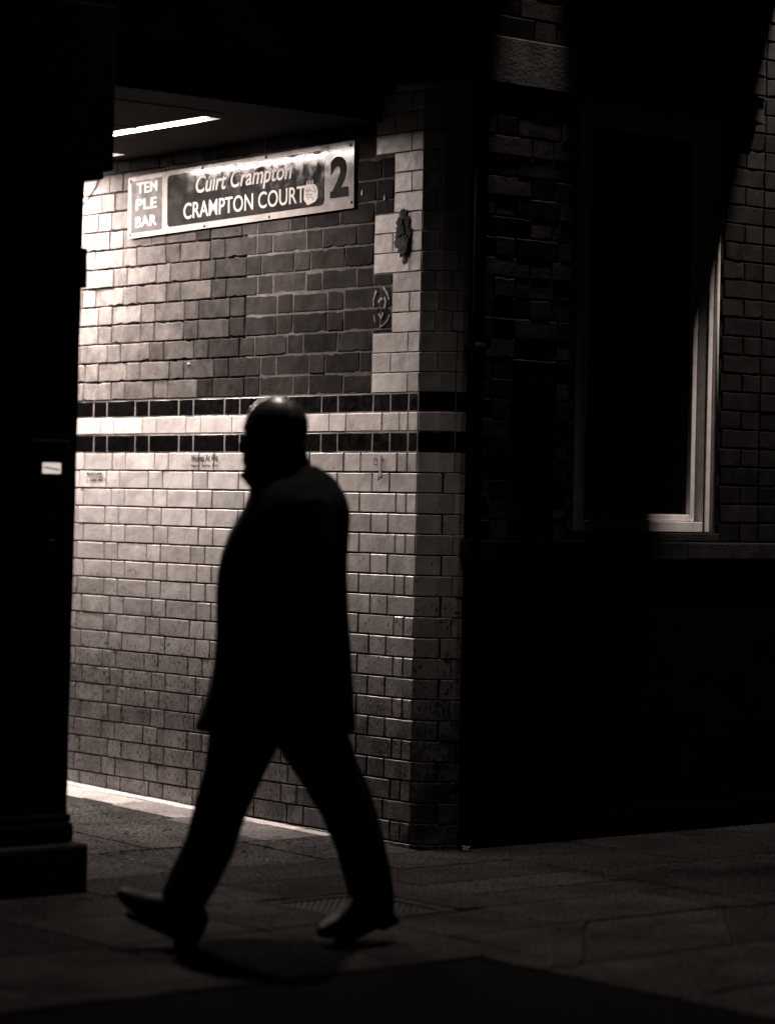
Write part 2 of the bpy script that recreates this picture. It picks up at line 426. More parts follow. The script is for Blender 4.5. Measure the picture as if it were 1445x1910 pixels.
def slab_poly(mb, pts, tone=None, dz=0.0, gap=.0058):
    """one paving stone from its outline (counter-clockwise), bevelled, with wandering edges"""
    cx = sum(p[0] for p in pts)/len(pts); cy = sum(p[1] for p in pts)/len(pts)
    out = []
    for i in range(len(pts)):
        a = Vector(pts[i]); b = Vector(pts[(i+1) % len(pts)]); L = (b-a).length; nrm = Vector((-(b-a).y, (b-a).x)).normalized()
        n = max(1, int(L/.07))
        for k in range(n):
            p = a + (b-a)*(k/n)
            j = random.uniform(-.0022, .0022) if k else 0
            out.append(p + nrm*(gap+j) + ((b-a).normalized()*gap if k == 0 else Vector((0, 0))))
    h = dz + random.uniform(-.0016, .0016); tx = random.uniform(-.002, .002); ty = random.uniform(-.002, .002)
    n = len(out); vs = []
    for lv, inset in ((-.02, 0), (-.0035, 0), (0, .0045)):
        for p in out:
            q = p + (Vector((cx, cy))-p).normalized()*inset
            vs.append((q.x, q.y, rise(q.y) + h + lv + (tx*(q.x-cx)+ty*(q.y-cy) if lv > -.01 else 0)))
    fs = [(l*n+i, l*n+(i+1) % n, (l+1)*n+(i+1) % n, (l+1)*n+i) for l in range(2) for i in range(n)] + [tuple(2*n+i for i in range(n))]
    mb.add(vs, fs, random.uniform(.3, .7) if tone is None else tone, random.random())
def rect(mb, x0, x1, y0, y1, tone=None): slab_poly(mb, [(x0, y0), (x1, y0), (x1, y1), (x0, y1)], tone)
pv = MB(); pale = MB()
rows = [  # y0, y1, x joints
    (3.4, 4.9, [-1.86, -1.2, -.32]), (2.3, 3.4, [-1.86, -.95, -.32]), (1.60, 2.3, [-1.86, -1.1, -.27]), (1.12, 1.60, [-1.86, -1.42, -.80, -.31]),
    (.43, 1.12, [-1.86, -1.62, -.90, -.37]), (-.08, .43, [-2.6, -1.95, -1.13, -.47, .0]),
    (-.45, -.08, [-3.6, -2.9, -2.3, -1.69, -1.19, -.40, .14]),
    (-.80, -.45, [-3.9, -3.1, -2.25, -1.67, -1.20, -.61, .14]),
    (-1.30, -.80, [-3.9, -3.4, -2.9, -2.25, -1.68, -1.345]),
    (-1.90, -1.30, [-3.9, -3.35, -2.86, -2.26, -1.69, -1.27]),
]
for y0, y1, xj in rows:
    for a, b in zip(xj, xj[1:]): rect(pv, a, b, y0, y1, random.uniform(1.9, 2.5) if y0 > .4 and b > -.95 else random.uniform(1.5, 2.1) if y0 > .4 else random.uniform(1.1, 1.5) if y0 > -.1 else None)  # strip-light glow painted in: slab tone lifted inside the passage
rect(pv, -.0+.0, .14, -.08, -.0, .4) if False else None
# kerb stones round the asphalt notch
for a, b in zip([-4.0, -3.1, -2.2], [-3.1, -2.2, -1.27]): rect(pv, a, b, -2.03, -1.90, .55)
for a, b in ((-2.30, -2.03), (-2.84, -2.30), (-3.6, -2.84), (-4.3, -3.6)): rect(pv, -1.45, -1.27, a, b, .6)
# right of the manhole
rect(pv, -.865, -.61, -1.30, -.80); rect(pv, -.61, .14, -1.06, -.80); rect(pv, -.61, .14, -1.30, -1.06, .45)
rect(pv, -1.27, -.80, -1.70, -1.32)
slab_poly(pv, [(-.80, -1.70), (-.06, -1.72), (-.06, -1.30), (-.80, -1.30)])
slab_poly(pv, [(-.06, -1.74), (.14, -1.76), (.14, -1.30), (-.06, -1.30)], .4)
slab_poly(pv, [(-1.27, -2.28), (-1.25, -2.28), (-.70, -1.71), (-1.27, -1.70)], .62)   # split by a crack
slab_poly(pv, [(-1.25, -2.285), (-.60, -2.27), (-.08, -1.725), (-.695, -1.715)], .55)
slab_poly(pv, [(-.60, -2.275), (.14, -2.29), (.14, -1.765), (-.075, -1.73)], .35)
for xa, xb in zip([-1.27, -.5, .14], [-.5, .14, .14]):
    if xb > xa: rect(pv, xa, xb, -2.82, -2.29)
for a in (-3.4, -4.2):
    rect(pv, -1.27, -.3, a, a+.57); rect(pv, -.3, .8, a, a+.57)
# frontage strip along the street wall
for a, b, c, d in ((.14, .72, -.83, -.10), (.72, 1.55, -.83, -.10), (1.55, 2.5, -.83, -.10), (.14, 1.0, -1.75, -.83), (1.0, 1.9, -1.75, -.83), (1.9, 2.9, -1.75, -.83), (.14, 1.2, -2.82, -1.75), (1.2, 2.3, -2.82, -1.75)):
    rect(pv, a, b, c, d)
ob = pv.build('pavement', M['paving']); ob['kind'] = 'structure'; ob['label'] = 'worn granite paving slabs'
# pale strip along the foot of the tiled wall
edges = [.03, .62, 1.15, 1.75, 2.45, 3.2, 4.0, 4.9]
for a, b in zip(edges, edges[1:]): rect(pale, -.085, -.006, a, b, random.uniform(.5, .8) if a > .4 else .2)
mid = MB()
for a, b in zip([.43, 1.12, 1.60, 2.30, 3.4], [1.12, 1.60, 2.30, 3.4, 4.9]): rect(mid, -.31 if a > .5 else -.37, -.089, a, b, .75 if a > 1.5 else .3 if a > 1.0 else -.1)  # light falloff painted into the tone, dropping towards the street
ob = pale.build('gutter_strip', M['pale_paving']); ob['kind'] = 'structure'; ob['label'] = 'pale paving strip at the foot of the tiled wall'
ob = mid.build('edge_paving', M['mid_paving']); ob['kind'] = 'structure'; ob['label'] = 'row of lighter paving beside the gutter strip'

# drain cover let into the paving
dc = empty('drain_cover', 'square dark iron drain cover set in the paving under the rear shoe', 'drain cover', (-1.105, -1.06, 0))
fr = MB()
for a, b in (((-.23, -.24), (.23, -.20)), ((-.23, .20), (.23, .24)), ((-.23, -.2), (-.185, .2)), ((.185, -.2), (.23, .2))):
    fr.box((a[0], a[1], -.02), (b[0], b[1], -.001), .5, bev=.003)
fr.build('rim', M['plinth'], dc)
pl = MB(); pl.box((-.183, -.198, -.025), (.183, .198, -.010))
for i in range(13):
    for j in range(13):
        x = -.165+.0275*i; y = -.178+.0297*j
        pl.box((x-.008, y-.009, -.0099), (x+.008, y+.009, -.0055), .5, bev=.002)
pl.build('plate', M['steel'], dc)
# leaf litter at the foot of the corner
for k, (x, y, s, rz) in enumerate(((.15, -.155, .030, .4), (.115, -.19, .02, 2.0), (-.10, .05, .012, 1.1))):
    lf = MB(); pts = []
    for i in range(10):
        a = i/10*2*math.pi; rr = s*(1+.35*math.sin(3*a))*random.uniform(.8, 1.1); pts.append((rr*math.cos(a), rr*.6*math.sin(a), .004+.012*abs(math.sin(a*1.5))*s/.03))
    lf.add(pts+[(0, 0, .010)], [(i, (i+1) % 10, 10) for i in range(10)]); lf.add([(p[0], p[1], p[2]-.001) for p in pts]+[(0, 0, .009)], [((i+1) % 10, i, 10) for i in range(10)])
    q = lf.build('dry_leaf', M['leaf']); q.location = (x, y, .002); q.rotation_euler = (0, 0, rz)
    tag(q, ['largest curled dry leaf lying at the foot of the chamfered corner', 'smaller dry leaf just in front of the curled one at the corner', 'tiny dry leaf in the gutter by the end of the tiled wall'][k], 'leaf', 'dry leaves by the corner')

# ------------------------------------------------------------------ street wall to the right of the corner
def MB_front(u, z, n): return (u, YB-n, z)
YP = -.02   # pier stands 2 cm proud of the wall plane
def street_brick(mb, x0, x1, z0, z1, tone, proud=0.0, **kw):
    brick(mb, x0, x1, z0, z1, tone, fn=MB_front, breaks=(), front=proud, rough=.0014, bev=.003, tilt=.0016, chip=.1, **kw)
pier = MB(); pier2 = MB(); z = 1.195; r = 0
while z < 4.2:
    z1 = z+.0785
    if z1 <= 2.955 or z >= 3.145:
        x = .20
        seq = [STR, HDR, HDR*.9] if r % 2 else [HDR*.5, HDR, STR, HDR*.6]
        tot = sum(seq); seq = [q*.465/tot for q in seq]
        for L in seq:
            street_brick(pier if z < 3.1 else pier2, x+.003, x+L-.003, z+.003, z1-.004, tones(.5, .5), .018, depth=.03); x += L
    z = z1 if not (z < 2.955 < z1+.0785) else (3.150 if z1 >= 2.955 else z1); r += 1
pier.build('pier_brickwork', M['pier_red'], bld); pier2.build('upper_pier_brickwork', M['pier_red'], bld)
mm = MB(); mm.box((.195, YB-.011, 1.19), (.675, YB+.03, 4.25)); mm.build('pier_mortar', M['mortar_pale'], bld)
sb = MB(); sb.box((.198, YB-.024, 2.962), (.668, YB-.009, 3.143), .5, bev=.004); sb.build('stone_block', M['stone'], bld)
bn = MB(); z = 1.2
while z < 4.2:      # bullnose bricks on the edge of the window opening
    bn.tube([(.690, YB+.004, z+.002), (.690, YB+.004, z+.0745)], .0175, 12); z += .0785
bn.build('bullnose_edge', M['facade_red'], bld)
rw = MB(); z = 1.195; r = 0
while z < 4.2:
    z1 = z+.0785; x0 = 1.548 if z1 < 3.06 else .71
    x = 3.4 + (.11 if r % 2 else 0); k = 0
    while x > x0:
        L = (STR if k % 2 == 0 else HDR)+.008; l = max(x0, x-L)
        if x-l > .03: street_brick(rw, l+.004, x-.003, z+.003, z1-.004, tones(.5, .5))
        x = l; k += 1
    z = z1; r += 1
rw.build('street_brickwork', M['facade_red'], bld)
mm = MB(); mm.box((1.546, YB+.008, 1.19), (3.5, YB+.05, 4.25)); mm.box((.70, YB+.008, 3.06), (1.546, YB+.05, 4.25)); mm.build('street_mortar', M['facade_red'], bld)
up_ = MB(); up_.box((.12, YB+.0, 4.25), (3.9, .25, 7.0)); up_.box((.121, YB+.052, 3.05), (3.9, .249, 4.249)); up_.box((.12, YB+.05, 1.19), (.70, .25, 3.05)); up_.box((1.546, YB+.051, 1.19), (3.9, .25, 3.05)); up_.build('upper_wall', M['stone_dark'], bld)
dado = MB(); dado.box((.165, YB, -.03), (3.9, .02, 1.113)); dado.box((.165, YB-.012, -.03), (3.9, YB, .11), .5, bev=.004)
dado.build('black_painted_dado', M['paint_black'], bld)
lg = MB(); x = .125
for L in (.23, .42, .55, .60, .7, .9):
    hgt = 1.190 + random.uniform(-.003, .004) + (.004 if x < .5 else 0)
    lg.box((x+.001, YB-.045, 1.118+random.uniform(-.002, .002)), (x+L-.001, YB+.06, hgt), .5, bev=.007)
    x += L
lg.build('stone_ledge', M['ledge_stone'], bld)

# window
win = MB()
win.box((1.456, YB-.002, 1.230), (1.526, YB+.05, 2.950), .5, bev=.003)      # right architrave, stepped
win.tube([(1.512, YB-.004, 1.231), (1.512, YB-.004, 2.949)], .012, 14)
win.box((1.462, YB-.010, 1.232), (1.488, YB-.002, 2.948), .5, bev=.004)
win.box((.712, YB-.002, 1.230), (.775, YB+.05, 2.950), .5, bev=.003)
win.box((.775, YB-.002, 2.890), (1.456, YB+.05, 2.950), .5, bev=.003)
win.box((.775, YB-.002, 1.232), (1.456, YB+.05, 1.275), .5, bev=.003)
wf = win.build('window_frame', M['white_paint'], bld)
sash = MB()
sash.box((1.400, YB+.018, 1.277), (1.426, YB+.06, 2.888), .5, bev=.004)
sash.box((1.427, YB+.045, 1.277), (1.4555, YB+.06, 2.888), .5, bev=.002)
sash.box((.776, YB+.018, 1.277), (.80, YB+.06, 2.888), .5, bev=.004)
sash.box((.80, YB+.018, 1.277), (1.40, YB+.06, 1.305), .5, bev=.004)
sash.box((.80, YB+.018, 2.86), (1.40, YB+.06, 2.888), .5, bev=.004)
sash.build('sash', M['white_paint'], wf)
pn = MB(); pn.box((.80, YB+.04, 1.305), (1.40, YB+.046, 2.86)); pn.build('pane', M['glass'], wf)
ws = MB(); ws.box((.706, YB-.018, 1.194), (1.540, YB+.05, 1.228), .5, bev=.004); ws.build('window_sill', M['ledge'], wf)
li = MB(); li.box((.70, YB-.045, 2.962), (1.730, YB+.05, 3.045), .5, bev=.004)
li.box((.70, YB-.062, 3.046), (1.735, YB+.05, 3.060), .5, bev=.004); li.box((.70, YB-.058, 2.950), (1.732, YB+.04, 2.961), .5, bev=.004)
li.build('window_lintel', M['ledge'], bld)
# projecting canopy over the window, just above the picture
cn = MB(); cn.box((.72, YB-.70, 3.96), (1.983, YB, 4.04), .5, bev=.01); cn.box((.74, YB-.67, 4.04), (1.96, YB, 4.20), .5, bev=.01)
cn.build('canopy', M['paint_black'], bld)

# drainpipe in the re-entrant corner beside the pier
dp = empty('drainpipe', 'black drainpipe running up between the tiled corner and the dark brick pier', 'drainpipe', (.163, YB-.036, 0))
b = MB(); b.tube([(0, 0, 1.2), (0, 0, 4.2)], .027, 14); b.build('pipe', M['black_metal'], dp)
for zz in (1.9, 3.12):
    b = MB(); b.tube([(0, 0, zz), (0, 0, zz+.05)], .034, 14); b.box((-.04, .026, zz+.01), (.04, .034, zz+.04)); b.build('bracket', M['black_metal'], dp)

# small framed cabinet on the pier
cb = empty('wall_cabinet', 'small dark framed meter cabinet fixed on the brick pier', 'cabinet', (.464, YB-.02, 1.69))
b = MB()
for a, c in (((-.107, 0, -.128), (-.088, 0, .128)), ((.088, 0, -.128), (.107, 0, .128)), ((-.088, 0, .109), (.088, 0, .128)), ((-.088, 0, -.128), (.088, 0, -.109))):
    b.box((a[0], -.032, a[2]), (c[0], .0, c[2]), .5, bev=.003)
b.build('frame', M['black_metal'], cb)
b = MB(); b.box((-.087, -.014, -.108), (.087, 0, .108)); b.build('back_plate', M['black_metal'], cb)
b = MB(); b.box((-.055, -.030, -.098), (.055, -.015, .090), .5, bev=.004); b.box((-.045, -.033, .0), (.045, -.031, .075), .5, bev=.001); b.build('door', M['ledge'], cb)

# ------------------------------------------------------------------ pillar at the left of the opening
pil = empty('stone_pillar', 'massive black stone pillar on a worn plinth at the left edge', 'pillar', (-2.25, -.10, 0))
def pb(name, mat, *boxes):
    b = MB()
    for a, c, bv in boxes: b.box(a, c, .5, bev=bv)
    return b.build(name, M[mat], pil)
pb('plinth', 'plinth', ((-.9, -.242, -.02), (.556, .32, .165), .014))
pb('base_moulding', 'stone_dark', ((-.85, -.205, .166), (.520, .315, .235), .014), ((-.85, -.197, .235), (.513, .315, .262), .008))
b = MB()
pts = []
zs = [.262+.1065*i for i in range(21)]
for zz in zs:
    k = (zz-.262)/2.13
    xr = .508 + .021*k + random.uniform(-.0015, .0015); pts.append((zz, xr))
vs = []
for zz, xr in pts:
    vs += [(-.85, -.18, zz), (xr-.006, -.18, zz), (xr, -.174, zz), (xr, .315, zz), (-.85, .315, zz)]
fs = [(i*5+j, i*5+(j+1) % 5, (i+1)*5+(j+1) % 5, (i+1)*5+j) for i in range(len(pts)-1) for j in range(5)] + [(0, 1, 2, 3, 4), tuple((len(pts)-1)*5+j for j in range(5))[::-1]]
b.add(vs, fs); b.build('shaft', M['stone_dark'], pil)
pb('capital', 'stone_dark', ((-.9, -.24, 2.425), (.604, .318, 2.98), .010), ((-.9, -.225, 2.394), (.575, .318, 2.426), .010))
pb('pipe_bracket', 'stone_dark', ((.40, -.187, 2.03), (.540, -.10, 2.165), .006))
b = MB(); b.tube([(.57, -.21, 2.41), (.55, -.215, 2.37), (.52, -.22, 2.33), (.497, -.215, 2.30), (.487, -.20, 2.22)], .004, 6); b.build('cable', M['black_metal'], pil)

# doorbell panel on the pillar
db = empty('doorbell_panel', 'black doorbell panel with a small lit white name card on the pillar', 'doorbell', (-1.857, -.281, 1.34))
b = MB(); b.box((-.075, -.035, -.24), (.065, 0, .16), .5, bev=.005); b.build('case', M['black_metal'], db)
b = MB(); b.box((-.070, -.05, .163), (.062, 0, .174), .5, bev=.003); b.build('hood', M['ledge'], db)
b = MB(); b.box((-.034, -.0375, .063), (.037, -.0355, .098), .5, bev=.0008); b.build('name_card', M['badge'], db)
b = MB(); x = -.029
while x < .027:
    L = random.choice((.003, .005, .004)); zz = .084-(x+.033)*.14
    b.box((x, -.0386, zz-.004), (x+L, -.0376, zz+.003)); x += L+.0015
b.build('card_writing', M['ink'], db)
b = MB(); b.tube([(0, -.036, -.163), (0, -.050, -.163)], .008, 14); b.build('push_button', M['steel'], db)

# ------------------------------------------------------------------ street sign
ALPHA = .01644
sg = bpy.data.objects.new('street_sign', None); COL.objects.link(sg)
xm = Vector((0, -math.cos(ALPHA), math.sin(ALPHA))); ym = Vector((0, math.sin(ALPHA), math.cos(ALPHA))); zm = Vector((-1, 0, 0))
mt = Matrix((xm, ym, zm)).transposed().to_4x4(); mt.translation = Vector((-.006, 1.988, 2.467)); sg.matrix_world = mt
tag(sg, 'white enamel street sign reading Crampton Court in Irish and English with a large 2', 'sign')
def rrect(x0, x1, y0, y1, r, n=6):
    pts = []
    for cx, cy, a0 in ((x1-r, y0+r, -90), (x1-r, y1-r, 0), (x0+r, y1-r, 90), (x0+r, y0+r, 180)):
        for i in range(n+1):
            a = R(a0+90*i/n); pts.append((cx+r*math.cos(a), cy+r*math.sin(a)))
    return pts
ID = lambda u, v, d: (u, v, d)
def flat(name, pts, z0, z1, mat, parent):
    b = MB(); b.prism(pts, ID, z0, z1); return b.build(name, M[mat], parent)
flat('sign_plate', rrect(0, 1.582, 0, .269, .004, 2), 0, .005, 'enamel', sg)
flat('name_panel', rrect(.300, 1.395, .027, .250, .022), .005, .0054, 'navy', sg)
flat('district_panel', rrect(.026, .262, .022, .250, .003, 2), .005, .0054, 'district', sg)
def text(name, body, x0, x1, y0, y1, mat, parent, z=.0056, weight=.02, shear=0.0, th=.0004, width=None, space=1.0):
    cu = bpy.data.curves.new(name, 'FONT'); cu.body = body; cu.size = 1.0; cu.shear = shear; cu.offset = weight; cu.space_character = space
    cu.fill_mode = 'BOTH'; cu.extrude = .01; cu.resolution_u = 5
    tmp = bpy.data.objects.new('tmp', cu); COL.objects.link(tmp)
    dg = bpy.context.evaluated_depsgraph_get(); me = bpy.data.meshes.new_from_object(tmp.evaluated_get(dg), depsgraph=dg)
    bpy.data.objects.remove(tmp); bpy.data.curves.remove(cu)
    xs_ = [v.co.x for v in me.vertices]; ys_ = [v.co.y for v in me.vertices]
    ax, bx, ay, by = min(xs_), max(xs_), min(ys_), max(ys_)
    for v in me.vertices:
        v.co = Vector((x0+(v.co.x-ax)/(bx-ax)*(x1-x0), y0+(v.co.y-ay)/(by-ay)*(y1-y0), z + (th if v.co.z > 0 else -th*.5)))
    me.name = name
    return link(name, me, M[mat], parent)
text('irish_name', 'Cúırt Crampton', .512, 1.180, .132, .228, 'letter', sg, shear=.22, weight=.011)
text('english_name', 'CRAMPTON COURT', .424, 1.268, .050, .119, 'letter', sg, weight=.007)
text('district_name', 'TEM', .070, .226, .192, .239, 'letter', sg, weight=.016)
text('district_name', 'PLE', .064, .222, .120, .167, 'letter', sg, weight=.016)
text('district_name', 'BAR', .060, .222, .044, .091, 'letter', sg, weight=.016)
text('number', '2', 1.432, 1.548, .050, .214, 'numeral', sg, weight=.045)
b = MB(); b.prism([(1.432, .050), (1.550, .050), (1.550, .078), (1.432, .078)], ID, .0056, .0061); b.build('number_foot', M['numeral'], sg)
for (x, y) in ((.018, .252), (.018, .018), (.555, .259), (.575, .011), (1.005, .259), (1.030, .011), (1.562, .250), (1.566, .024)):
    b = MB(); b.tube([(x, y, .004), (x, y, .0078)], .0062, 12); b.build('screw', M['screw'], sg)
# torn sticker over the end of the name
def sgn(px, py): # measured on the sign, centimetres from its lower left corner
    return px, py
stk = bpy.data.objects.new('torn_sticker', None); COL.objects.link(stk); stk.matrix_world = mt
tag(stk, 'torn pale sticker with black scribbles stuck over the last letter of the sign', 'sticker')
flat('sticker_paper', [(1.264, .102), (1.262, .060), (1.288, .036), (1.338, .047), (1.352, .060), (1.353, .090), (1.345, .108), (1.330, .118), (1.302, .120), (1.275, .119)], .0062, .0068, 'paper', stk)
b = MB()
for k in range(5):
    x = 1.279+.010*k; b.prism([(x, .119), (x+.004, .119), (x+.0045, .134+.004*(k % 2)), (x+.001, .137-.003*(k % 2))], ID, .0062, .0066)
b.build('torn_strip', M['paper'], stk)
b = MB()
def stroke(mb, pts, w_, z0=.0069, z1=.0072):
    for (a, c), (e, f) in zip(pts, pts[1:]):
        d = Vector((e-a, f-c)); 
        if d.length < 1e-6: continue
        n = Vector((-d.y, d.x)).normalized()*w_/2; t_ = d.normalized()*w_*.3
        mb.prism([(a-n.x-t_.x, c-n.y-t_.y), (e-n.x+t_.x, f-n.y+t_.y), (e+n.x+t_.x, f+n.y+t_.y), (a+n.x-t_.x, c+n.y-t_.y)], ID, z0, z1)
for pts in ([(1.270, .103), (1.282, .083), (1.288, .078)], [(1.284, .108), (1.281, .092), (1.290, .098), (1.294, .086), (1.300, .108)], [(1.300, .096), (1.318, .092), (1.337, .084)], [(1.325, .110), (1.333, .096), (1.341, .086)], [(1.288, .074), (1.300, .080), (1.312, .074), (1.320, .082)], [(1.292, .060), (1.300, .070), (1.315, .066), (1.326, .056)], [(1.276, .082), (1.283, .072), (1.285, .062)]):
    stroke(b, pts, .0026)
b.build('scribble', M['ink'], stk)

# ------------------------------------------------------------------ marks on the tiles: pen writing, scraps, residue
def wallframe(y, z, out=.0006, rot=0.0):
    m_ = Matrix((Vector((0, -1, 0)), Vector((0, 0, 1)), Vector((-1, 0, 0)))).transposed().to_4x4() @ Matrix.Rotation(rot, 4, 'Z')
    m_.translation = Vector((-out, y, z)); return m_
def pen(name, body, y, z, wdt, h, rot=0.0, weight=.0, mat='ink'):
    o_ = text(name, body, 0, wdt, 0, h, mat, bld, z=.0009, weight=weight, shear=.12, th=.0002); o_.matrix_local = wallframe(y, z, .0007, rot); return o_
pen('marker_writing', 'BECKIE & JAMIE', 2.290, 1.424, .125, .014, weight=.03)
pen('marker_writing', 'Dublin 2023', 2.262, 1.399, .105, .017, rot=.03, weight=.015)
pen('marker_writing', 'Wolves At We', 1.487, 1.487, .190, .030, rot=.02, weight=.008)
pen('marker_writing', 'Naomi, Sammy, Katy', 1.487, 1.462, .195, .016, rot=.01, weight=.008)
for cy in (.0, .145):
    b = MB()
    H = [(cy+.008*(16*math.sin(a)**3)/16, .0065*(13*math.cos(a)-5*math.cos(2*a)-2*math.cos(3*a)-math.cos(4*a))/13) for a in [i/14*2*math.pi for i in range(15)]]
    stroke(b, H, .0012, .0009, .0012)
    o = b.build('marker_heart', M['ink'], bld); o.matrix_local = wallframe(2.285, 1.405)
b = MB()
for k in range(11):
    x = .012+.016*k; yy = .02+.022*math.sin(k*1.3); stroke(b, [(x, yy), (x+.008, yy+.006), (x+.012, yy+.002), (x+.016, yy+.011)], .0009, .0009, .0012)
stroke(b, [(.07, .022), (.10, .044), (.115, .036), (.112, .020)], .0010, .0009, .0012)
o = b.build('marker_writing', M['chalk'], bld); o.matrix_local = wallframe(2.12, 1.462)
# scribbled initials near the corner
b = MB(); stroke(b, [(0, 0), (.020, 0), (.022, .022), (.004, .024), (0, 0)], .0018, .0009, .0012); o = b.build('marker_writing', M['ink'], bld); o.matrix_local = wallframe(.262, 1.478); b = MB(); stroke(b, [(.045, .024), (.050, .012), (.060, .024), (.057, .008)], .0016, .0009, .0012)
o = b.build('marker_writing', M['ink'], bld); o.matrix_local = wallframe(.262, 1.478)
# dangling strip of torn paper
b = MB()
b.prism([(0, 0), (.007, .004), (.009, -.035), (.008, -.062), (.014, -.068), (.006, -.085), (.001, -.080), (-.008, -.088), (-.018, -.094), (-.006, -.066), (.001, -.050)], ID, .001, .0022)
o = b.build('torn_paper_scrap', M['paper'], bld); o.matrix_local = wallframe(.222, 1.512); o['label'] = 'pale strip of torn paper hanging on the cream tiles'
# rough residue of a torn poster over the quoin joints
def blob(mb, cx, cy, rx, ry, n, z0, z1, jit, seed):
    rr = random.Random(seed); pts = []
    for i in range(n):
        a = 2*math.pi*i/n; k = 1+jit*(math.sin(3*a+seed)+.6*math.sin(7*a+seed*2))*.5+rr.uniform(-jit, jit)*.5
        pts.append((cx+rx*k*math.cos(a), cy+ry*k*math.sin(a)))
    inner = [((p[0]-cx)*.8+cx, (p[1]-cy)*.84+cy) for p in pts]
    vs = [(x, y, z0) for x, y in pts]+[(x, y, z1+rr.uniform(-.0008, .0012)) for x, y in inner]+[(cx, cy, z1+.001)]
    mb.add(vs, [(i, (i+1) % n, n+(i+1) % n, n+i) for i in range(n)]+[(n+i, n+(i+1) % n, 2*n) for i in range(n)])
b = MB(); blob(b, 0, .022, .046, .050, 40, 0, .004, .24, 3); blob(b, .004, -.050, .054, .062, 44, 0, .005, .22, 5); blob(b, .012, -.118, .018, .022, 22, 0, .002, .4, 8); blob(b, -.012, .0, .03, .035, 30, .004, .009, .35, 9); blob(b, .018, -.06, .024, .04, 30, .005, .010, .35, 12)
o = b.build('poster_residue', M['residue'], bld); o.matrix_local = wallframe(.108, 2.392, .0005); o['label'] = 'rough dark residue left on the cream corner bricks'
# pale sprayed marks on the dark bricks
b = MB()
for pts, w_ in (([(-.040, .010), (-.050, -.014), (-.048, -.034)], .007), ([(-.034, .022), (-.040, .008)], .011), ([(.012, .034), (.024, .022), (.036, .008)], .011), ([(.040, .002), (.046, -.012)], .007), ([(.020, -.006), (.026, -.022), (.020, -.042)], .010), ([(-.016, -.020), (-.004, -.008), (.004, -.010)], .010), ([(-.044, -.072), (-.036, -.098)], .005), ([(.050, -.075), (.040, -.095), (.014, -.112), (-.006, -.118)], .005), ([(-.014, -.068), (.000, -.086), (.010, -.066)], .008)):
    stroke(b, pts, w_, .0015, .0022)
o = b.build('sprayed_marks', M['chalk'], bld); o.matrix_local = wallframe(.232, 2.135, .001)
# chewing gum, drips and blistered paint dots
mm_ = wallframe(0, 0, .0006)
for (y, z) in ((1.52, 1.905), (.365, 2.55), (.225, 2.52), (.98, 1.44)):
    b = MB(); blob(b, -y, z, .006, .014 if z > 2 else .006, 9, 0, .003, .2, int(y*100))
    o = b.build('paint_drip', M['paper'], bld); o.matrix_local = mm_

# ------------------------------------------------------------------ the walking man
per = bpy.data.objects.new('person', None); COL.objects.link(per)
pm = Matrix((R0, F0, U0)).transposed().to_4x4(); pm.translation = Vector((-1.77769, -1.47523, 0)); per.matrix_world = pm
tag(per, 'bald man in a long black coat walking left past the tiled wall, hands in pockets', 'person')
# local: x right in the picture, y away from it, z up; he walks towards -x
def ring_loft(mb, rings, n=28, smooth=True):
    """rings: (z, x0, x1, y0, y1[, tiltx]) horizontal super-ellipses"""
    vs = []
    for rg in rings:
        z_, x0, x1, y0, y1 = rg[:5]; tl = rg[5] if len(rg) > 5 else 0
        cx, cy, ax, ay = (x0+x1)/2, (y0+y1)/2, (x1-x0)/2, (y1-y0)/2
        for k in range(n):
            a = 2*math.pi*k/n; c, s_ = math.cos(a), math.sin(a); e = .86
            px = cx+ax*math.copysign(abs(c)**e, c); py = cy+ay*math.copysign(abs(s_)**e, s_)
            vs.append((px, py, z_+tl*(px-cx)))
    m_ = len(rings)
    fs = [(i*n+k, i*n+(k+1) % n, (i+1)*n+(k+1) % n, (i+1)*n+k) for i in range(m_-1) for k in range(n)]+[tuple(range(n))[::-1], tuple((m_-1)*n+k for k in range(n))]
    mb.add(vs, fs, smooth=smooth)
def remesh(mb, name, mat, parent, vox, smooth=4, fac=.5):
    o_ = mb.build(name+'_tmp', None, None)
    md = o_.modifiers.new('r', 'REMESH'); md.mode = 'VOXEL'; md.voxel_size = vox; md.use_smooth_shade = True
    if smooth: sm = o_.modifiers.new('s', 'SMOOTH'); sm.iterations = smooth; sm.factor = fac
    dg = bpy.context.evaluated_depsgraph_get(); me = bpy.data.meshes.new_from_object(o_.evaluated_get(dg), depsgraph=dg)
    bpy.data.objects.remove(o_); me.name = name
    for p in me.polygons: p.use_smooth = True
    return link(name, me, M[mat], parent)
def ell(mb, c, r_, rot=(0, 0, 0), n=16):
    bm = bmesh.new(); bmesh.ops.create_uvsphere(bm, u_segments=n, v_segments=n//2+2, radius=1.0)
    mx = Matrix.Translation(Vector(c)) @ Matrix.Rotation(rot[2], 4, 'Z') @ Matrix.Rotation(rot[1], 4, 'Y') @ Matrix.Rotation(rot[0], 4, 'X') @ Matrix.Diagonal((*r_, 1))
    bm.transform(mx); bm.verts.index_update()
    mb.add([v.co for v in bm.verts], [[v.index for v in f.verts] for f in bm.faces], smooth=True); bm.free()
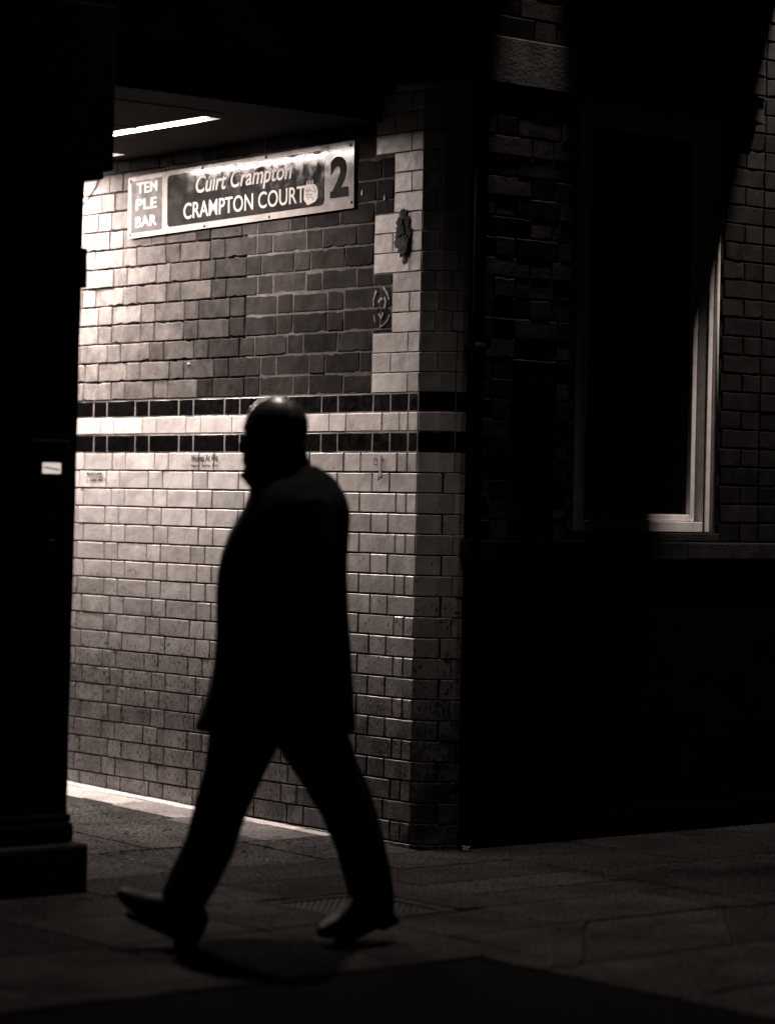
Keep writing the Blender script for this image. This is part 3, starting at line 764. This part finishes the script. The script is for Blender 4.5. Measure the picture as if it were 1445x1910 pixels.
# body: head, neck, trunk, arms with hands, legs in one surface
bd = MB()
ell(bd, (-.022, 0, 1.548), (.096, .078, .097)); ell(bd, (.006, 0, 1.552), (.072, .074, .084))
ring_loft(bd, [(1.405, -.092, -.02, -.028, .028), (1.425, -.113, .0, -.044, .044), (1.452, -.116, .03, -.056, .056), (1.50, -.114, .055, -.068, .068), (1.56, -.118, .062, -.074, .074)])   # jaw to brow
ell(bd, (-.118, 0, 1.478), (.017, .012, .012)); bd.tube([(-.112, 0, 1.520), (-.124, 0, 1.495), (-.130, 0, 1.482)], [.008, .011, .011], 10)   # nose
ell(bd, (-.108, 0, 1.543), (.016, .048, .010))                                    # brow
ell(bd, (-.112, 0, 1.452), (.012, .022, .006)); ell(bd, (-.110, 0, 1.440), (.013, .020, .006))     # lips
ell(bd, (-.100, 0, 1.418), (.018, .022, .015))                                    # chin
for s_ in (-1, 1):
    ell(bd, (-.100, s_*.031, 1.523), (.013, .014, .010))                            # eye
    ell(bd, (.0, s_*.080, 1.503), (.017, .007, .030), (0, .15, 0)); ell(bd, (.004, s_*.078, 1.480), (.009, .006, .012))
ring_loft(bd, [(1.28, -.06, .09, -.09, .09), (1.36, -.055, .085, -.065, .065), (1.42, -.048, .088, -.058, .058), (1.455, -.045, .078, -.058, .058), (1.50, -.04, .067, -.058, .058)])
ring_loft(bd, [(.60, -.14, .12, -.14, .14), (.80, -.15, .13, -.16, .16), (1.0, -.13, .12, -.14, .14), (1.22, -.12, .14, -.17, .17), (1.32, -.08, .13, -.16, .16), (1.37, -.04, .1, -.1, .1)])
for s_ in (-1, 1):
    bd.tube([(.06, s_*.16, 1.30), (.09, s_*.19, 1.12), (.10, s_*.19, 1.02), (.02, s_*.185, .90), (-.045, s_*.175, .835)], [.05, .042, .036, .030, .024], 12)
    ell(bd, (-.075, s_*.172, .80), (.042, .016, .036), (0, -.7, 0))                   # palm
    for k in range(4):
        L = (.060, .068, .064, .050)[k]; q = Vector((-.100+.017*k-.006, s_*.170, .775-.014*k+.012))
        d = Vector((-.62, 0, -.78)); e = Vector((-.15, 0, -.98))
        bd.tube([q, q+d*L*.5, q+d*L*.5+e*L*.3, q+d*L*.5+e*L*.3+Vector((.25, 0, -.9))*L*.25], [.0095, .0088, .0080, .0068], 8)
    bd.tube([(-.085, s_*.165, .815), (-.112, s_*.158, .812), (-.130, s_*.156, .795)], [.011, .010, .008], 8)
LEGL = [(-.05, -.06, .68), (-.12, -.10, .52), (-.175, -.135, .36), (-.24, -.155, .20), (-.275, -.16, .10), (-.27, -.16, .055)]
LEGR = [(.06, .05, .68), (.16, .05, .52), (.245, .045, .36), (.295, .04, .22), (.305, .04, .12), (.30, .04, .085)]
for P in (LEGL, LEGR): bd.tube(P, [.078, .070, .052, .044, .036, .034], 14)
remesh(bd, 'body', 'skin', per, .0055, 5)

# coat
ct = MB()
prof = [  # z, x left, x right, half depth
    (.632, -.252, .238, .19), (.66, -.243, .237, .20), (.70, -.226, .234, .205), (.763, -.206, .229, .205), (.83, -.196, .223, .20), (.90, -.191, .218, .198), (.96, -.191, .212, .198),
    (1.03, -.193, .207, .20), (1.10, -.190, .203, .205), (1.16, -.180, .203, .215), (1.22, -.160, .206, .222), (1.27, -.133, .209, .225), (1.31, -.112, .206, .22), (1.345, -.100, .195, .20),
    (1.375, -.096, .176, .165), (1.40, -.098, .158, .125), (1.42, -.096, .130, .10), (1.437, -.06, .100, .08)]
ring_loft(ct, [(z_, a, c, -h, h) for z_, a, c, h in prof], 36)
for s_ in (-1, 1):   # sleeves ending in the pockets
    ct.tube([(.095, s_*.165, 1.325), (.112, s_*.205, 1.20), (.122, s_*.215, 1.08), (.115, s_*.215, 1.01), (.06, s_*.205, .935), (-.02, s_*.195, .865)], [.060, .066, .060, .058, .052, .048], 14)
    ell(ct, (-.065, s_*.185, .82), (.06, .035, .06))
remesh(ct, 'coat', 'coat', per, .009, 3)
# turned-up collar, a curved band open at the throat
cl_ = MB(); n = 22; rows_ = []
for i in range(n+1):
    a = R(200 + 320*i/n) if False else R(-158+316*i/n)
    c, s_ = math.cos(a), math.sin(a)
    f = max(0, -c)      # towards the throat
    lo = (.012+.082*c, .088*s_, 1.365+.020*c); hi = (.015+(.062+.070*f)*c, .070*s_*(1-.25*f), 1.436+.020*c - .008*f)
    rows_.append((lo, hi))
vs = []
for lo, hi in rows_:
    vs += [lo, hi, (hi[0]*1.0, hi[1]*1.0, hi[2])]
cv = []
for lo, hi in rows_:
    lo = Vector(lo); hi = Vector(hi); c0 = Vector((.015, 0, 0)); out = Vector((lo.x-.015, lo.y, 0)).normalized()*.005
    cv += [lo-out, lo+out, hi+out, hi-out]
fs = [(4*i+j, 4*(i+1)+j, 4*(i+1)+(j+1) % 4, 4*i+(j+1) % 4) for i in range(n) for j in range(4)]+[(0, 1, 2, 3), (4*n+3, 4*n+2, 4*n+1, 4*n)]
cl_.add(cv, fs, smooth=False)
cl_.add([(-.128, -.045, 1.402), (-.09, -.075, 1.436), (-.055, -.085, 1.40), (-.085, -.06, 1.352), (-.120, -.035, 1.398), (-.082, -.062, 1.430), (-.05, -.07, 1.396), (-.080, -.045, 1.35)], [(0, 1, 2, 3), (7, 6, 5, 4), (0, 4, 5, 1), (1, 5, 6, 2), (2, 6, 7, 3), (3, 7, 4, 0)])
cl_.build('collar', M['coat'], per)
# trousers
tr = MB()
ring_loft(tr, [(.59, -.16, .16, -.13, .13), (.66, -.15, .15, -.14, .14), (.80, -.14, .12, -.14, .14)])
def leg(rings, n=22):
    """rings: centre x, z, half width across the path in the picture plane, y, half depth; the ring is tilted square to the leg"""
    vs = []
    for i, (x, z_, hw, y, hd) in enumerate(rings):
        a = rings[max(i-1, 0)]; c = rings[min(i+1, len(rings)-1)]
        t_ = Vector((c[0]-a[0], 0, c[1]-a[1])).normalized(); nn = Vector((-t_.z, 0, t_.x))
        for k in range(n):
            q = 2*math.pi*k/n; vs.append(Vector((x, y, z_))+nn*hw*1.05*math.cos(q)+Vector((0, hd*math.sin(q), 0)))
    m_ = len(rings)
    tr.add(vs, [(i*n+k, i*n+(k+1) % n, (i+1)*n+(k+1) % n, (i+1)*n+k) for i in range(m_-1) for k in range(n)]+[tuple(range(n))[::-1], tuple((m_-1)*n+k for k in range(n))], smooth=True)
leg([(-.085, .68, .100, -.05, .10), (-.100, .60, .100, -.07, .10), (-.122, .52, .084, -.10, .090), (-.158, .41, .076, -.13, .080), (-.186, .30, .072, -.15, .074), (-.226, .215, .070, -.16, .070), (-.255, .155, .066, -.165, .068), (-.268, .105, .062, -.165, .066), (-.272, .060, .056, -.165, .062)])
leg([(.085, .68, .105, .05, .10), (.110, .60, .102, .05, .10), (.160, .51, .088, .05, .090), (.216, .405, .080, .045, .080), (.257, .29, .072, .04, .074), (.282, .195, .070, .04, .068), (.296, .130, .066, .04, .066), (.300, .092, .062, .04, .062)])
remesh(tr, 'trousers', 'trouser', per, .008, 3)
# shoes: built heel at origin pointing to -x, then pitched
def shoe(loc, pitch, yaw, L=1.0):
    sh = MB()
    n = 18
    secs = [(0.022, .028, .0, .070), (.0, .036, .0, .095), (-.05, .038, .0, .108), (-.10, .040, .0, .098), (-.15, .045, .002, .080), (-.20, .050, .002, .066), (-.245, .045, .009, .060), (-.275, .033, .020, .054), (-.292, .016, .029, .045)]
    vs = []
    for x, hw, z0, z1 in secs:
        for k in range(n):
            a = 2*math.pi*k/n; c, s_ = math.cos(a), math.sin(a)
            vs.append((x, hw*math.copysign(abs(c)**.8, c), (z0+z1)/2+.012+(z1-z0)/2*math.copysign(abs(s_)**.75, s_)))
    m_ = len(secs)
    sh.add(vs, [(i*n+k, i*n+(k+1) % n, (i+1)*n+(k+1) % n, (i+1)*n+k) for i in range(m_-1) for k in range(n)]+[tuple(range(n))[::-1], tuple((m_-1)*n+k for k in range(n))], smooth=True)
    o_ = remesh(sh, 'shoe', 'leather', per, .005, 3)
    o_.location = loc; o_.rotation_euler = (0, pitch, yaw); o_.scale = (L, 1.0, 1.12)
    so = MB(); pts = []
    outl = [(.020, -.026), (-.05, -.036), (-.12, -.036), (-.19, -.049), (-.215, -.046), (-.232, -.03), (-.238, 0), (-.232, .03), (-.215, .046), (-.19, .049), (-.12, .036), (-.05, .036), (.020, .026), (.026, 0)]
    so.prism(outl, ID, .002, .013); so.prism([(p[0], p[1]*.95) for p in [(.024, -.028), (-.055, -.036), (-.055, .036), (.024, .028)]], ID, -.010, .002)
    so.build('sole', M['leather'], o_)
    return o_
s1 = shoe((-.240, -.165, .004), R(25), R(6), .9)
s2 = shoe((.352, .045, .060), R(-20), R(26), .80)
bpy.context.view_layer.update()
